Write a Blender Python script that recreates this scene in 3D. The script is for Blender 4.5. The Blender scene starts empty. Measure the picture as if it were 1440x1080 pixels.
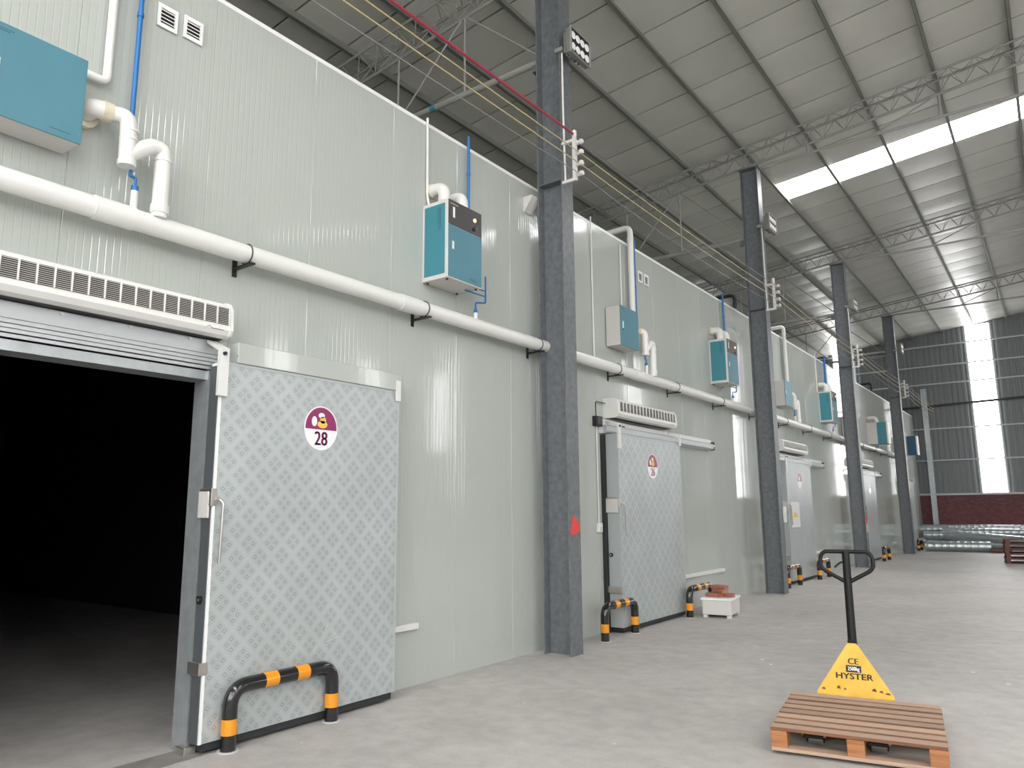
import bpy, bmesh, math, random
from mathutils import Vector, Matrix
random.seed(7)
scene = bpy.context.scene
COL = scene.collection
R = math.radians

# ------------------------------------------------------------------ camera
cam_data = bpy.data.cameras.new('camera')
cam_data.sensor_width = 36.0
cam_data.lens = 1044.14 / 1440 * 36.0
cam_data.clip_end = 200
cam = bpy.data.objects.new('camera', cam_data)
COL.objects.link(cam)
_yaw, _pitch, _roll = 0.63003512, 0.16972366, -0.00763815
_f = Vector((-math.sin(_yaw) * math.cos(_pitch), math.cos(_yaw) * math.cos(_pitch), math.sin(_pitch)))
_r = Vector((math.cos(_yaw), math.sin(_yaw), 0))
_u = _r.cross(_f)
_r2 = math.cos(_roll) * _r + math.sin(_roll) * _u
_u2 = -math.sin(_roll) * _r + math.cos(_roll) * _u
CAM = Vector((4.9145, 0, 1.55))
cam.matrix_world = Matrix(((_r2.x, _u2.x, -_f.x, CAM.x), (_r2.y, _u2.y, -_f.y, CAM.y), (_r2.z, _u2.z, -_f.z, CAM.z), (0, 0, 0, 1)))
scene.camera = cam

# ------------------------------------------------------------------ world, exposure
world = bpy.data.worlds.new('world')
scene.world = world
world.use_nodes = True
world.node_tree.nodes['Background'].inputs[0].default_value = (0.80, 0.88, 1.0, 1)
world.node_tree.nodes['Background'].inputs[1].default_value = 1.0
vs = scene.view_settings
vs.view_transform = 'Standard'; vs.look = 'None'; vs.gamma = 1.0; vs.use_curve_mapping = False
vs.exposure = 0.11
scene.cycles.use_denoising = True
scene.cycles.max_bounces = 10
scene.cycles.diffuse_bounces = 6
scene.cycles.sample_clamp_indirect = 8.0
SKY_STRENGTH = 15.0         # daylight through the translucent skylight sheets
STRIP_STRENGTH = 9.0        # daylight through the translucent wall strips

# ------------------------------------------------------------------ materials
MATS = {}
def new_mat(name):
    m = bpy.data.materials.new(name); m.use_nodes = True
    MATS[name] = m
    return m, m.node_tree, m.node_tree.nodes['Principled BSDF']
def N(nt, t, **kw):
    n = nt.nodes.new(t)
    for k, v in kw.items(): setattr(n, k, v)
    return n
def plain(name, col, rough=.5, metal=0., spec=.5, noise=0., nscale=20., bump=0., bscale=80., coat=0.):
    m, nt, b = new_mat(name)
    b.inputs['Base Color'].default_value = (*col, 1)
    b.inputs['Roughness'].default_value = rough
    b.inputs['Metallic'].default_value = metal
    b.inputs['Specular IOR Level'].default_value = spec
    if coat: b.inputs['Coat Weight'].default_value = coat
    tc = N(nt, 'ShaderNodeTexCoord')
    if noise:
        n = N(nt, 'ShaderNodeTexNoise'); n.inputs['Scale'].default_value = nscale; n.inputs['Detail'].default_value = 5
        nt.links.new(tc.outputs['Object'], n.inputs['Vector'])
        r = N(nt, 'ShaderNodeMapRange')
        r.inputs['From Min'].default_value = .3; r.inputs['From Max'].default_value = .7
        r.inputs['To Min'].default_value = 1 - noise; r.inputs['To Max'].default_value = 1 + noise
        nt.links.new(n.outputs['Fac'], r.inputs['Value'])
        mx = N(nt, 'ShaderNodeVectorMath', operation='SCALE'); mx.inputs[0].default_value = col
        nt.links.new(r.outputs[0], mx.inputs['Scale'])
        nt.links.new(mx.outputs[0], b.inputs['Base Color'])
    if bump:
        n2 = N(nt, 'ShaderNodeTexNoise'); n2.inputs['Scale'].default_value = bscale; n2.inputs['Detail'].default_value = 3
        nt.links.new(tc.outputs['Object'], n2.inputs['Vector'])
        bp = N(nt, 'ShaderNodeBump'); bp.inputs['Strength'].default_value = bump; bp.inputs['Distance'].default_value = .01
        nt.links.new(n2.outputs['Fac'], bp.inputs['Height']); nt.links.new(bp.outputs[0], b.inputs['Normal'])
    return m

def emis(name, col, s):
    m, nt, b = new_mat(name)
    b.inputs['Base Color'].default_value = (.8, .8, .8, 1)
    b.inputs['Emission Color'].default_value = (*col, 1)
    b.inputs['Emission Strength'].default_value = s
    return m

emis('skylight', (1.0, .995, 1.0), SKY_STRENGTH)
emis('wallstrip', (1.0, .995, 1.0), STRIP_STRENGTH)
plain('interior_gloom', (.03, .028, .032), .9, spec=.1)  # near-black colour stands in for the darkness of the unlit room
plain('pvc', (.72, .72, .69), .28)
plain('foam', (.66, .60, .46), .9, bump=.6, bscale=60)
plain('white_paint', (.66, .66, .64), .4)
plain('white_trim', (.80, .81, .80), .35)
plain('cabinet', (.60, .58, .55), .45)
plain('teal', (.070, .205, .262), .42, noise=.04, nscale=3)
plain('teal_side', (.045, .215, .265), .42)
plain('deep_blue', (.02, .085, .16), .45)
plain('teal_dark', (.02, .10, .14), .5)
plain('charcoal', (.055, .05, .052), .4)
plain('blue_pvc', (.012, .14, .40), .35)
plain('black', (.012, .012, .013), .45)
plain('black_gloss', (.010, .010, .011), .16, coat=.5)
plain('yellow_gloss', (.74, .29, .012), .22, coat=.4)
plain('rubber', (.022, .024, .026), .7)
plain('chrome', (.55, .53, .50), .3, metal=.9)
plain('galv', (.42, .45, .46), .38, metal=.55, noise=.12, nscale=9)
plain('duct', (.50, .55, .57), .36, metal=.85)
plain('alu', (.46, .48, .49), .35, metal=.35)
plain('grille_dark', (.035, .03, .03), .6)
plain('purlin', (.21, .215, .195), .55, metal=.2)
plain('strut', (.30, .30, .28), .55, metal=.1)
plain('truss', (.25, .25, .23), .55)
plain('steel_col', (.130, .141, .150), .42, noise=.22, nscale=14, bump=.08, bscale=90)
plain('girt', (.52, .54, .54), .5)
plain('deck', (.05, .05, .05), .9)
plain('wire_yellow', (.50, .43, .23), .6)
plain('wire_pale', (.45, .44, .40), .5)
plain('wire_thin', (.25, .25, .24), .5)
plain('wire_red', (.36, .03, .06), .5)
plain('porcelain', (.72, .69, .66), .25)
plain('lens', (.88, .88, .88), .25)
plain('jack_yellow', (.72, .44, .05), .42, noise=.10, nscale=12)
plain('jack_black', (.007, .006, .006), .5, spec=.35)
plain('print_dark', (.02, .018, .018), .6)
plain('print_white', (.80, .80, .80), .5)
plain('maroon', (.25, .012, .10), .3)
plain('sticker_white', (.82, .82, .83), .25)
plain('sticker_yellow', (.80, .50, .10), .3)
plain('sticker_red', (.30, .02, .03), .3)
plain('red_tag', (.62, .06, .05), .6)
plain('tan_tag', (.62, .45, .28), .6)
plain('brick_red', (.34, .14, .10), .85, noise=.25, nscale=25, bump=.4, bscale=60)
plain('old_wood', (.13, .055, .045), .8, noise=.3, nscale=10)
plain('warning_yellow', (.80, .50, .02), .5)
plain('concrete_dark', (.22, .21, .195), .6, noise=.3, nscale=5)  # darker mottled concrete tone for the doorway strip
plain('door_edge', (.42, .45, .45), .4, metal=.1)
plain('gasket_grey', (.075, .085, .09), .6)
plain('crate', (.60, .59, .56), .5)

m = emis('amber', (1.0, .55, .12), 2.5)

def concrete():
    m, nt, b = new_mat('concrete')
    tc = N(nt, 'ShaderNodeTexCoord')
    def noise(scale, detail, rough=.55):
        n = N(nt, 'ShaderNodeTexNoise'); n.inputs['Scale'].default_value = scale
        n.inputs['Detail'].default_value = detail; n.inputs['Roughness'].default_value = rough
        nt.links.new(tc.outputs['Object'], n.inputs['Vector']); return n
    n1, n2, n3 = noise(.55, 6, .6), noise(6, 6, .65), noise(60, 3)
    r1 = N(nt, 'ShaderNodeValToRGB')
    r1.color_ramp.elements[0].position = .30; r1.color_ramp.elements[0].color = (.385, .366, .347, 1)
    r1.color_ramp.elements[1].position = .72; r1.color_ramp.elements[1].color = (.515, .492, .472, 1)
    nt.links.new(n1.outputs['Fac'], r1.inputs[0])
    r2 = N(nt, 'ShaderNodeMapRange'); r2.inputs['From Min'].default_value = .3; r2.inputs['From Max'].default_value = .7
    r2.inputs['To Min'].default_value = .86; r2.inputs['To Max'].default_value = 1.10
    nt.links.new(n2.outputs['Fac'], r2.inputs['Value'])
    r3 = N(nt, 'ShaderNodeMapRange'); r3.inputs['From Min'].default_value = .3; r3.inputs['From Max'].default_value = .7
    r3.inputs['To Min'].default_value = .95; r3.inputs['To Max'].default_value = 1.05
    nt.links.new(n3.outputs['Fac'], r3.inputs['Value'])
    mu = N(nt, 'ShaderNodeMath', operation='MULTIPLY')
    nt.links.new(r2.outputs[0], mu.inputs[0]); nt.links.new(r3.outputs[0], mu.inputs[1])
    sc = N(nt, 'ShaderNodeVectorMath', operation='SCALE')
    nt.links.new(r1.outputs[0], sc.inputs[0]); nt.links.new(mu.outputs[0], sc.inputs['Scale'])
    # pale dust specks
    v = N(nt, 'ShaderNodeTexVoronoi'); v.inputs['Scale'].default_value = 2.2
    nt.links.new(tc.outputs['Object'], v.inputs['Vector'])
    lt = N(nt, 'ShaderNodeMath', operation='LESS_THAN'); lt.inputs[1].default_value = .045
    nt.links.new(v.outputs['Distance'], lt.inputs[0])
    mix = N(nt, 'ShaderNodeMix', data_type='RGBA'); mix.inputs[7].default_value = (.62, .62, .60, 1)
    fm = N(nt, 'ShaderNodeMath', operation='MULTIPLY'); fm.inputs[1].default_value = .55
    nt.links.new(lt.outputs[0], fm.inputs[0]); nt.links.new(fm.outputs[0], mix.inputs[0])
    nt.links.new(sc.outputs[0], mix.inputs[6]); nt.links.new(mix.outputs[2], b.inputs['Base Color'])
    b.inputs['Roughness'].default_value = .55; b.inputs['Specular IOR Level'].default_value = .35
    bp = N(nt, 'ShaderNodeBump'); bp.inputs['Strength'].default_value = .12; bp.inputs['Distance'].default_value = .01
    nt.links.new(n2.outputs['Fac'], bp.inputs['Height']); nt.links.new(bp.outputs[0], b.inputs['Normal'])
concrete()

def panel_mat(name, col, rough, bump):
    m, nt, b = new_mat(name)
    b.inputs['Base Color'].default_value = (*col, 1); b.inputs['Roughness'].default_value = rough
    g = N(nt, 'ShaderNodeNewGeometry')
    mp = N(nt, 'ShaderNodeMapping'); mp.inputs['Scale'].default_value = (1, 5.0, .35)
    nt.links.new(g.outputs['Position'], mp.inputs['Vector'])
    n = N(nt, 'ShaderNodeTexNoise'); n.inputs['Scale'].default_value = 1.6; n.inputs['Detail'].default_value = 3
    nt.links.new(mp.outputs[0], n.inputs['Vector'])
    bp = N(nt, 'ShaderNodeBump'); bp.inputs['Strength'].default_value = bump; bp.inputs['Distance'].default_value = .02
    nt.links.new(n.outputs['Fac'], bp.inputs['Height']); nt.links.new(bp.outputs[0], b.inputs['Normal'])
panel_mat('wall_panel', (.428, .455, .424), .08, .04)

def roof_mat():
    m, nt, b = new_mat('roof_foil')
    g = N(nt, 'ShaderNodeNewGeometry')
    n = N(nt, 'ShaderNodeTexNoise'); n.inputs['Scale'].default_value = 1.1; n.inputs['Detail'].default_value = 4
    nt.links.new(g.outputs['Position'], n.inputs['Vector'])
    r = N(nt, 'ShaderNodeValToRGB')
    r.color_ramp.elements[0].position = .3; r.color_ramp.elements[0].color = (.50, .50, .455, 1)
    r.color_ramp.elements[1].position = .7; r.color_ramp.elements[1].color = (.57, .57, .52, 1)
    nt.links.new(n.outputs['Fac'], r.inputs[0]); nt.links.new(r.outputs[0], b.inputs['Base Color'])
    b.inputs['Roughness'].default_value = .36; b.inputs['Specular IOR Level'].default_value = .6
    n2 = N(nt, 'ShaderNodeTexNoise'); n2.inputs['Scale'].default_value = 7; n2.inputs['Detail'].default_value = 4
    nt.links.new(g.outputs['Position'], n2.inputs['Vector'])
    bp = N(nt, 'ShaderNodeBump'); bp.inputs['Strength'].default_value = .15; bp.inputs['Distance'].default_value = .02
    nt.links.new(n2.outputs['Fac'], bp.inputs['Height']); nt.links.new(bp.outputs[0], b.inputs['Normal'])
roof_mat()
plain('sheet_dark', (.182, .193, .200), .5, metal=.1)
plain('sheet_pale', (.50, .51, .51), .5)

def brick_mat():
    m, nt, b = new_mat('brickwork')
    g = N(nt, 'ShaderNodeNewGeometry')
    mp = N(nt, 'ShaderNodeMapping'); mp.inputs['Rotation'].default_value = (R(-90), 0, 0)
    nt.links.new(g.outputs['Position'], mp.inputs['Vector'])
    t = N(nt, 'ShaderNodeTexBrick'); t.inputs['Scale'].default_value = 4.0
    t.inputs['Color1'].default_value = (.20, .072, .072, 1); t.inputs['Color2'].default_value = (.115, .04, .043, 1)
    t.inputs['Mortar'].default_value = (.15, .09, .088, 1); t.inputs['Mortar Size'].default_value = .02
    nt.links.new(mp.outputs[0], t.inputs['Vector']); nt.links.new(t.outputs['Color'], b.inputs['Base Color'])
    b.inputs['Roughness'].default_value = .9
brick_mat()

def door_mat():
    # embossed quilted aluminium: double diagonal lines, four small lozenges in every large one
    m, nt, b = new_mat('door_sheet')
    tc = N(nt, 'ShaderNodeTexCoord')
    sp = N(nt, 'ShaderNodeSeparateXYZ'); nt.links.new(tc.outputs['Object'], sp.inputs[0])
    def M(op, a, c=None, v=None):
        n = N(nt, 'ShaderNodeMath', operation=op)
        for i, q in enumerate((a, c)):
            if q is None: continue
            if isinstance(q, (int, float)): n.inputs[i].default_value = q
            else: nt.links.new(q, n.inputs[i])
        return n.outputs[0]
    P = .135
    u = M('DIVIDE', M('MULTIPLY', M('ADD', sp.outputs['Y'], sp.outputs['Z']), .7071), P)
    v = M('DIVIDE', M('MULTIPLY', M('SUBTRACT', sp.outputs['Y'], sp.outputs['Z']), .7071), P)
    fu, fv = M('FRACT', u), M('FRACT', v)
    au, av = M('ABSOLUTE', M('SUBTRACT', fu, .5)), M('ABSOLUTE', M('SUBTRACT', fv, .5))
    e = M('MAXIMUM', au, av)                        # 0 centre .. .5 border
    line = M('MULTIPLY', M('GREATER_THAN', e, .415), M('LESS_THAN', e, .445))
    line = M('MAXIMUM', line, M('GREATER_THAN', e, .485))
    su, sv = M('ABSOLUTE', M('SUBTRACT', au, .19)), M('ABSOLUTE', M('SUBTRACT', av, .19))
    s = M('MAXIMUM', su, sv)
    ring = M('MULTIPLY', M('GREATER_THAN', s, .050), M('LESS_THAN', s, .084))
    dot = M('LESS_THAN', s, .052)
    hgt = M('ADD', M('MULTIPLY', line, .5), M('SUBTRACT', M('MULTIPLY', dot, .8), M('MULTIPLY', ring, .8)))
    mix1 = N(nt, 'ShaderNodeMix', data_type='RGBA'); mix1.inputs[6].default_value = (.405, .440, .440, 1); mix1.inputs[7].default_value = (.490, .520, .515, 1)
    nt.links.new(M('MAXIMUM', line, M('MULTIPLY', dot, .8)), mix1.inputs[0])
    mix2 = N(nt, 'ShaderNodeMix', data_type='RGBA'); mix2.inputs[7].default_value = (.225, .260, .265, 1)
    nt.links.new(ring, mix2.inputs[0]); nt.links.new(mix1.outputs[2], mix2.inputs[6])
    n = N(nt, 'ShaderNodeTexNoise'); n.inputs['Scale'].default_value = 2.5; n.inputs['Detail'].default_value = 4
    nt.links.new(tc.outputs['Object'], n.inputs['Vector'])
    mr = N(nt, 'ShaderNodeMapRange'); mr.inputs['From Min'].default_value = .35; mr.inputs['From Max'].default_value = .7
    mr.inputs['To Min'].default_value = 1.04; mr.inputs['To Max'].default_value = .92
    nt.links.new(n.outputs['Fac'], mr.inputs['Value'])
    sc = N(nt, 'ShaderNodeVectorMath', operation='SCALE')
    nt.links.new(mix2.outputs[2], sc.inputs[0]); nt.links.new(mr.outputs[0], sc.inputs['Scale'])
    nt.links.new(sc.outputs[0], b.inputs['Base Color'])
    b.inputs['Roughness'].default_value = .34; b.inputs['Metallic'].default_value = .15
    bp = N(nt, 'ShaderNodeBump'); bp.inputs['Strength'].default_value = .35; bp.inputs['Distance'].default_value = .002
    nt.links.new(hgt, bp.inputs['Height']); nt.links.new(bp.outputs[0], b.inputs['Normal'])
door_mat()

def wood_mat(name, c1, c2):
    m, nt, b = new_mat(name)
    tc = N(nt, 'ShaderNodeTexCoord')
    oi = N(nt, 'ShaderNodeObjectInfo')
    mp = N(nt, 'ShaderNodeMapping'); mp.inputs['Scale'].default_value = (1.2, 26, 26)
    nt.links.new(tc.outputs['Object'], mp.inputs['Vector'])
    nt.links.new(oi.outputs['Random'], mp.inputs['Location'])
    n = N(nt, 'ShaderNodeTexNoise'); n.inputs['Scale'].default_value = 2.2; n.inputs['Detail'].default_value = 6; n.inputs['Distortion'].default_value = .6
    nt.links.new(mp.outputs[0], n.inputs['Vector'])
    r = N(nt, 'ShaderNodeValToRGB')
    r.color_ramp.elements[0].position = .3; r.color_ramp.elements[0].color = (*c1, 1)
    r.color_ramp.elements[1].position = .72; r.color_ramp.elements[1].color = (*c2, 1)
    nt.links.new(n.outputs['Fac'], r.inputs[0])
    mr = N(nt, 'ShaderNodeMapRange'); mr.inputs['To Min'].default_value = .78; mr.inputs['To Max'].default_value = 1.15
    nt.links.new(oi.outputs['Random'], mr.inputs['Value'])
    sc = N(nt, 'ShaderNodeVectorMath', operation='SCALE')
    nt.links.new(r.outputs[0], sc.inputs[0]); nt.links.new(mr.outputs[0], sc.inputs['Scale'])
    nt.links.new(sc.outputs[0], b.inputs['Base Color']); b.inputs['Roughness'].default_value = .75
wood_mat('pallet_top', (.37, .255, .185), (.47, .34, .25))
wood_mat('pallet_edge', (.15, .065, .032), (.25, .11, .055))  # edge brown set darker than the blocks, painting shade into the board gaps
wood_mat('pallet_block', (.30, .115, .045), (.46, .20, .085))

# ------------------------------------------------------------------ mesh helpers
class MB:
    def __init__(s): s.v = []; s.f = []; s.sm = []
    def add(s, vs, fs, smooth=False):
        o = len(s.v); s.v += [tuple(p) for p in vs]
        for f in fs: s.f.append([i + o for i in f]); s.sm.append(smooth)
        return s
    def box(s, x0, x1, y0, y1, z0, z1, bev=0.):
        if x0 > x1: x0, x1 = x1, x0
        if y0 > y1: y0, y1 = y1, y0
        if z0 > z1: z0, z1 = z1, z0
        if bev:
            bm = bmesh.new(); bmesh.ops.create_cube(bm, size=1)
            for q in bm.verts: q.co = Vector(((x0 + x1) / 2 + q.co.x * (x1 - x0), (y0 + y1) / 2 + q.co.y * (y1 - y0), (z0 + z1) / 2 + q.co.z * (z1 - z0)))
            bmesh.ops.bevel(bm, geom=bm.edges[:], offset=bev, segments=2, affect='EDGES', profile=.5)
            bm.verts.index_update()
            s.add([q.co[:] for q in bm.verts], [[q.index for q in f.verts] for f in bm.faces]); bm.free()
            return s
        p = [(x0, y0, z0), (x1, y0, z0), (x1, y1, z0), (x0, y1, z0), (x0, y0, z1), (x1, y0, z1), (x1, y1, z1), (x0, y1, z1)]
        return s.add(p, [(0, 3, 2, 1), (4, 5, 6, 7), (0, 1, 5, 4), (1, 2, 6, 5), (2, 3, 7, 6), (3, 0, 4, 7)])
    def tube(s, path, r, n=10, caps=True, radii=None):
        path = [Vector(p) for p in path]; m = len(path); rings = []
        t0 = (path[1] - path[0]).normalized()
        up = Vector((0, 0, 1)) if abs(t0.z) < .9 else Vector((1, 0, 0))
        a = t0.cross(up).normalized()
        for i, p in enumerate(path):
            d1 = (path[i] - path[i - 1]).normalized() if i else None
            d2 = (path[i + 1] - path[i]).normalized() if i < m - 1 else None
            t = d1 if d2 is None else d2 if d1 is None else (d1 + d2).normalized()
            a = (a - t * a.dot(t)).normalized(); b = t.cross(a)
            k = 1.0
            if d1 and d2: k = 1 / max(.5, t.dot(d2))
            rr = radii[i] if radii else r
            rings.append([p + (a * math.cos(2 * math.pi * j / n) + b * math.sin(2 * math.pi * j / n)) * rr for j in range(n)])
        vs = [q for ring in rings for q in ring]; fs = []
        for i in range(m - 1):
            for j in range(n):
                fs.append((i * n + j, i * n + (j + 1) % n, (i + 1) * n + (j + 1) % n, (i + 1) * n + j))
        s.add(vs, fs, True)
        if caps:
            s.add(rings[0], [tuple(range(n))[::-1]]); s.add(rings[-1], [tuple(range(n))])
        return s
    def cyl(s, p0, p1, r, n=14, r2=None): return s.tube([p0, p1], r, n, True, [r, r if r2 is None else r2])
    def prism(s, poly, axis, a, b):
        # poly: 2-D points in the other two axes (cyclic order x,y,z), extruded along axis from a to b
        def P(q, w):
            if axis == 'x': return (w, q[0], q[1])
            if axis == 'y': return (q[0], w, q[1])
            return (q[0], q[1], w)
        n = len(poly); vs = [P(q, a) for q in poly] + [P(q, b) for q in poly]
        fs = [(i, (i + 1) % n, n + (i + 1) % n, n + i) for i in range(n)] + [tuple(range(n))[::-1], tuple(range(n, 2 * n))]
        s.add(vs, fs)
        return s
    def mesh(s, name):
        me = bpy.data.meshes.new(name); me.from_pydata(s.v, [], s.f)
        me.polygons.foreach_set('use_smooth', s.sm)
        bm = bmesh.new(); bm.from_mesh(me); bmesh.ops.recalc_face_normals(bm, faces=bm.faces[:]); bm.to_mesh(me); bm.free()
        me.update(); return me
    def part(s, name, mat, parent, loc=(0, 0, 0), label=None):
        """a child, coordinates local to its thing"""
        me = s.mesh(name); me.materials.append(MATS[mat])
        o = bpy.data.objects.new(name, me); COL.objects.link(o); o.parent = parent; o.location = loc
        if label: o['label'] = label
        return o
    def thing(s, name, mat, label=None, cat=None, group=None, kind=None):
        """a top-level single mesh; the origin moves to the centre of its base"""
        xs = [p[0] for p in s.v]; ys = [p[1] for p in s.v]; zs = [p[2] for p in s.v]
        c = Vector(((min(xs) + max(xs)) / 2, (min(ys) + max(ys)) / 2, min(zs)))
        s.v = [tuple(Vector(p) - c) for p in s.v]
        me = s.mesh(name); me.materials.append(MATS[mat])
        o = bpy.data.objects.new(name, me); COL.objects.link(o); o.location = c
        tag(o, label, cat, group, kind); return o

def tag(o, label=None, cat=None, group=None, kind=None):
    if label: o['label'] = label
    if cat: o['category'] = cat
    if group: o['group'] = group
    if kind: o['kind'] = kind
    return o
def empty(name, loc=(0, 0, 0), label=None, cat=None, group=None, kind=None, rz=0):
    o = bpy.data.objects.new(name, None); COL.objects.link(o); o.location = loc; o.rotation_euler = (0, 0, rz)
    o.empty_display_size = .1
    return tag(o, label, cat, group, kind)
def shared(name, me, parent, loc=(0, 0, 0), rot=(0, 0, 0)):
    o = bpy.data.objects.new(name, me); COL.objects.link(o); o.parent = parent; o.location = loc; o.rotation_euler = rot
    return o
def dup(o, loc, label, parent=None):
    def rec(src, par):
        c = src.copy(); COL.objects.link(c); c.parent = par
        for ch in list(src.children): rec(ch, c)
        return c
    c = rec(o, parent); c.location = loc; c['label'] = label
    return c
def fillet(pts, rad, seg=5):
    pts = [Vector(p) for p in pts]; out = [pts[0]]
    for i in range(1, len(pts) - 1):
        a, b, c = pts[i - 1], pts[i], pts[i + 1]
        d1, d2 = (a - b), (c - b); r = min(rad, d1.length * .49, d2.length * .49)
        p, q = b + d1.normalized() * r, b + d2.normalized() * r
        for k in range(seg + 1):
            t = k / seg; out.append(p * (1 - t) ** 2 + b * 2 * t * (1 - t) + q * t * t)
    out.append(pts[-1]); return out
_textcache = {}
def text_polys(txt, size):
    key = (txt, size)
    if key not in _textcache:
        cu = bpy.data.curves.new('text', 'FONT'); cu.body = txt; cu.size = size; cu.align_x = 'CENTER'; cu.align_y = 'CENTER'; cu.resolution_u = 3
        ob = bpy.data.objects.new('text', cu); COL.objects.link(ob)
        dg = bpy.context.evaluated_depsgraph_get(); me = bpy.data.meshes.new_from_object(ob.evaluated_get(dg))
        _textcache[key] = ([v.co[:] for v in me.vertices], [list(p.vertices) for p in me.polygons])
        bpy.data.objects.remove(ob); bpy.data.curves.remove(cu); bpy.data.meshes.remove(me)
    return _textcache[key]
def text_part(txt, size, fn, mat, parent, name='lettering', sx=1.0):
    vs, fs = text_polys(txt, size)
    return MB().add([fn(v[0] * sx, v[1]) for v in vs], fs).part(name, mat, parent)

# ================================================================== SETTING
WT = 5.53            # top of the insulated panel wall
END = 36.6           # far gable wall
ROOF0, ROOFS = 9.05, .107
def roofz(x): return ROOF0 + ROOFS * (x if x < 11 else 22 - x)

MB().box(-14, 22.4, -10, END + .3, -.3, 0).thing('floor', 'concrete', 'bare light grey concrete floor of the hall', 'floor', kind='structure')

# ---- insulated panel wall, panel by panel
wall = empty('wall_left', (0, 0, 0), 'tall white insulated panel wall of the cold rooms', 'wall', kind='structure')
PW = .96
def panel_mesh(z0, z1):
    pr = [(.0, -.006), (.005, 0)]
    y = .012
    while y < PW - .05:
        pr += [(y + .030, 0), (y + .036, -.0009), (y + .042, 0)]; y += .0468
    pr += [(PW - .005, 0), (PW, -.006)]
    mb = MB(); n = len(pr)
    vs = [(x, yy, z0) for yy, x in pr] + [(x, yy, z1) for yy, x in pr]
    mb.add(vs, [(i, i + 1, n + i + 1, n + i) for i in range(n - 1)])
    mb.add([(-.10, 0, z0), (-.10, PW, z0), (-.10, PW, z1), (-.10, 0, z1), (-.006, 0, z0), (-.006, PW, z0), (-.006, PW, z1), (-.006, 0, z1)],
           [(0, 3, 2, 1), (0, 4, 7, 3), (1, 2, 6, 5), (3, 7, 6, 2), (0, 1, 5, 4)])
    me = mb.mesh('panel'); me.materials.append(MATS['wall_panel']); return me
full = panel_mesh(0, WT); over = panel_mesh(2.60, WT)
k = -2
while k * PW < END - .1:
    y = k * PW
    me = over if k in (1, 2, 3) else full
    shared('panel', me, wall, (0, y, 0)); k += 1
MB().box(-.10, 0, 2.957, 3.84, 0, 2.60).part('panel', 'wall_panel', wall)
MB().prism([(-.12, WT - .025), (.002, WT - .025), (.002, WT + .012), (-.12, WT + .012)], 'y', -1.9, END - .05).part('top_flashing', 'white_trim', wall)

# cold room behind the open doorway, its darkness painted into the surfaces
MB().box(-13.9, -.1, -1.9, END - .05, WT - .1, WT - .02).thing('ceiling_cold_rooms', 'interior_gloom', 'flat roof of the cold rooms behind the white wall', 'ceiling', kind='structure')
MB().box(-13.9, -.1, 6.6, 6.75, 0, WT - .1).thing('wall_partition', 'interior_gloom', 'dark partition wall inside the open cold room', 'wall', kind='structure')
MB().box(-13.9, -.1, -1.9, -1.75, 0, WT - .1).thing('wall_partition', 'interior_gloom', 'shade-darkened near partition wall inside the open cold room', 'wall', kind='structure')
MB().box(-13.9, -13.75, -1.75, 6.6, 0, WT - .1).thing('wall_cold_back', 'interior_gloom', 'shade-darkened back wall deep inside the open cold room', 'wall', kind='structure')

MB().box(-13.9, -.1, -1.9, END - .05, WT - .02, WT + .005).thing('ceiling_cold_rooms_top', 'wall_panel', 'pale top face of the cold room block behind the wall top', 'ceiling', kind='structure')
# ---- far gable wall: brick base, dark corrugated sheets, rails, translucent strips
far = empty('wall_far', (0, END, 0), 'far end wall of dark corrugated sheets above a brick base', 'wall', kind='structure')
MB().box(-14, 22.4, 0, .24, 0, 2.08).part('brick_base', 'brickwork', far)
MB().box(-14, 22.4, -.05, .24, 2.08, 2.16).part('coping', 'girt', far)
def sheet_mesh(w, h, pitch=.2):
    pr = []; x = 0
    while x < w - .01:
        pr += [(x, 0), (x + .09, 0), (x + .115, .018), (x + .175, .018)]; x += pitch
    pr.append((w, 0)); n = len(pr)
    mb = MB().add([(a, b, 0) for a, b in pr] + [(a, b, h) for a, b in pr], [(i, i + 1, n + i + 1, n + i) for i in range(n - 1)])
    return mb
STRIPS = [2.34 + 5.4 * i for i in range(-2, 3)]
SW = .86
sheet_cache = {}
def sheets(x0, x1):
    n = max(1, round((x1 - x0) / 1.0)); w = (x1 - x0) / n
    for i in range(n):
        xa = x0 + i * w; h = roofz(xa + w / 2) + .12 - 2.1
        me = sheet_mesh(w, h).mesh('sheet'); me.materials.append(MATS['sheet_dark'])
        shared('sheet', me, far, (xa, .06, 2.1))
xs = -14
for s0 in STRIPS:
    if s0 > 22: break
    if s0 > xs: sheets(xs, s0)
    xs = s0 + SW
sheets(xs, 22.4)
for z in (3.56, 4.92, 6.87, 7.66, 8.55):
    MB().box(-14, 22.4, -.06, .05, z - .025, z + .025).part('rail', 'girt', far)
MB().box(-14, 22.4, .12, .24, 2.1, 10.4).part('backing_sheet', 'deck', far)
wn = 1
for s0 in STRIPS:
    lab = 'tall bright translucent daylight strip in the far wall' if abs(s0 - 2.34) < .1 else 'translucent daylight strip in the far wall outside the view'
    MB().box(s0, s0 + SW, END + .02, END + .08, 2.14, min(roofz(s0), roofz(s0 + SW)) - .03).thing(f'window_{wn}', 'wallstrip', lab, 'window', kind='structure'); wn += 1

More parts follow.
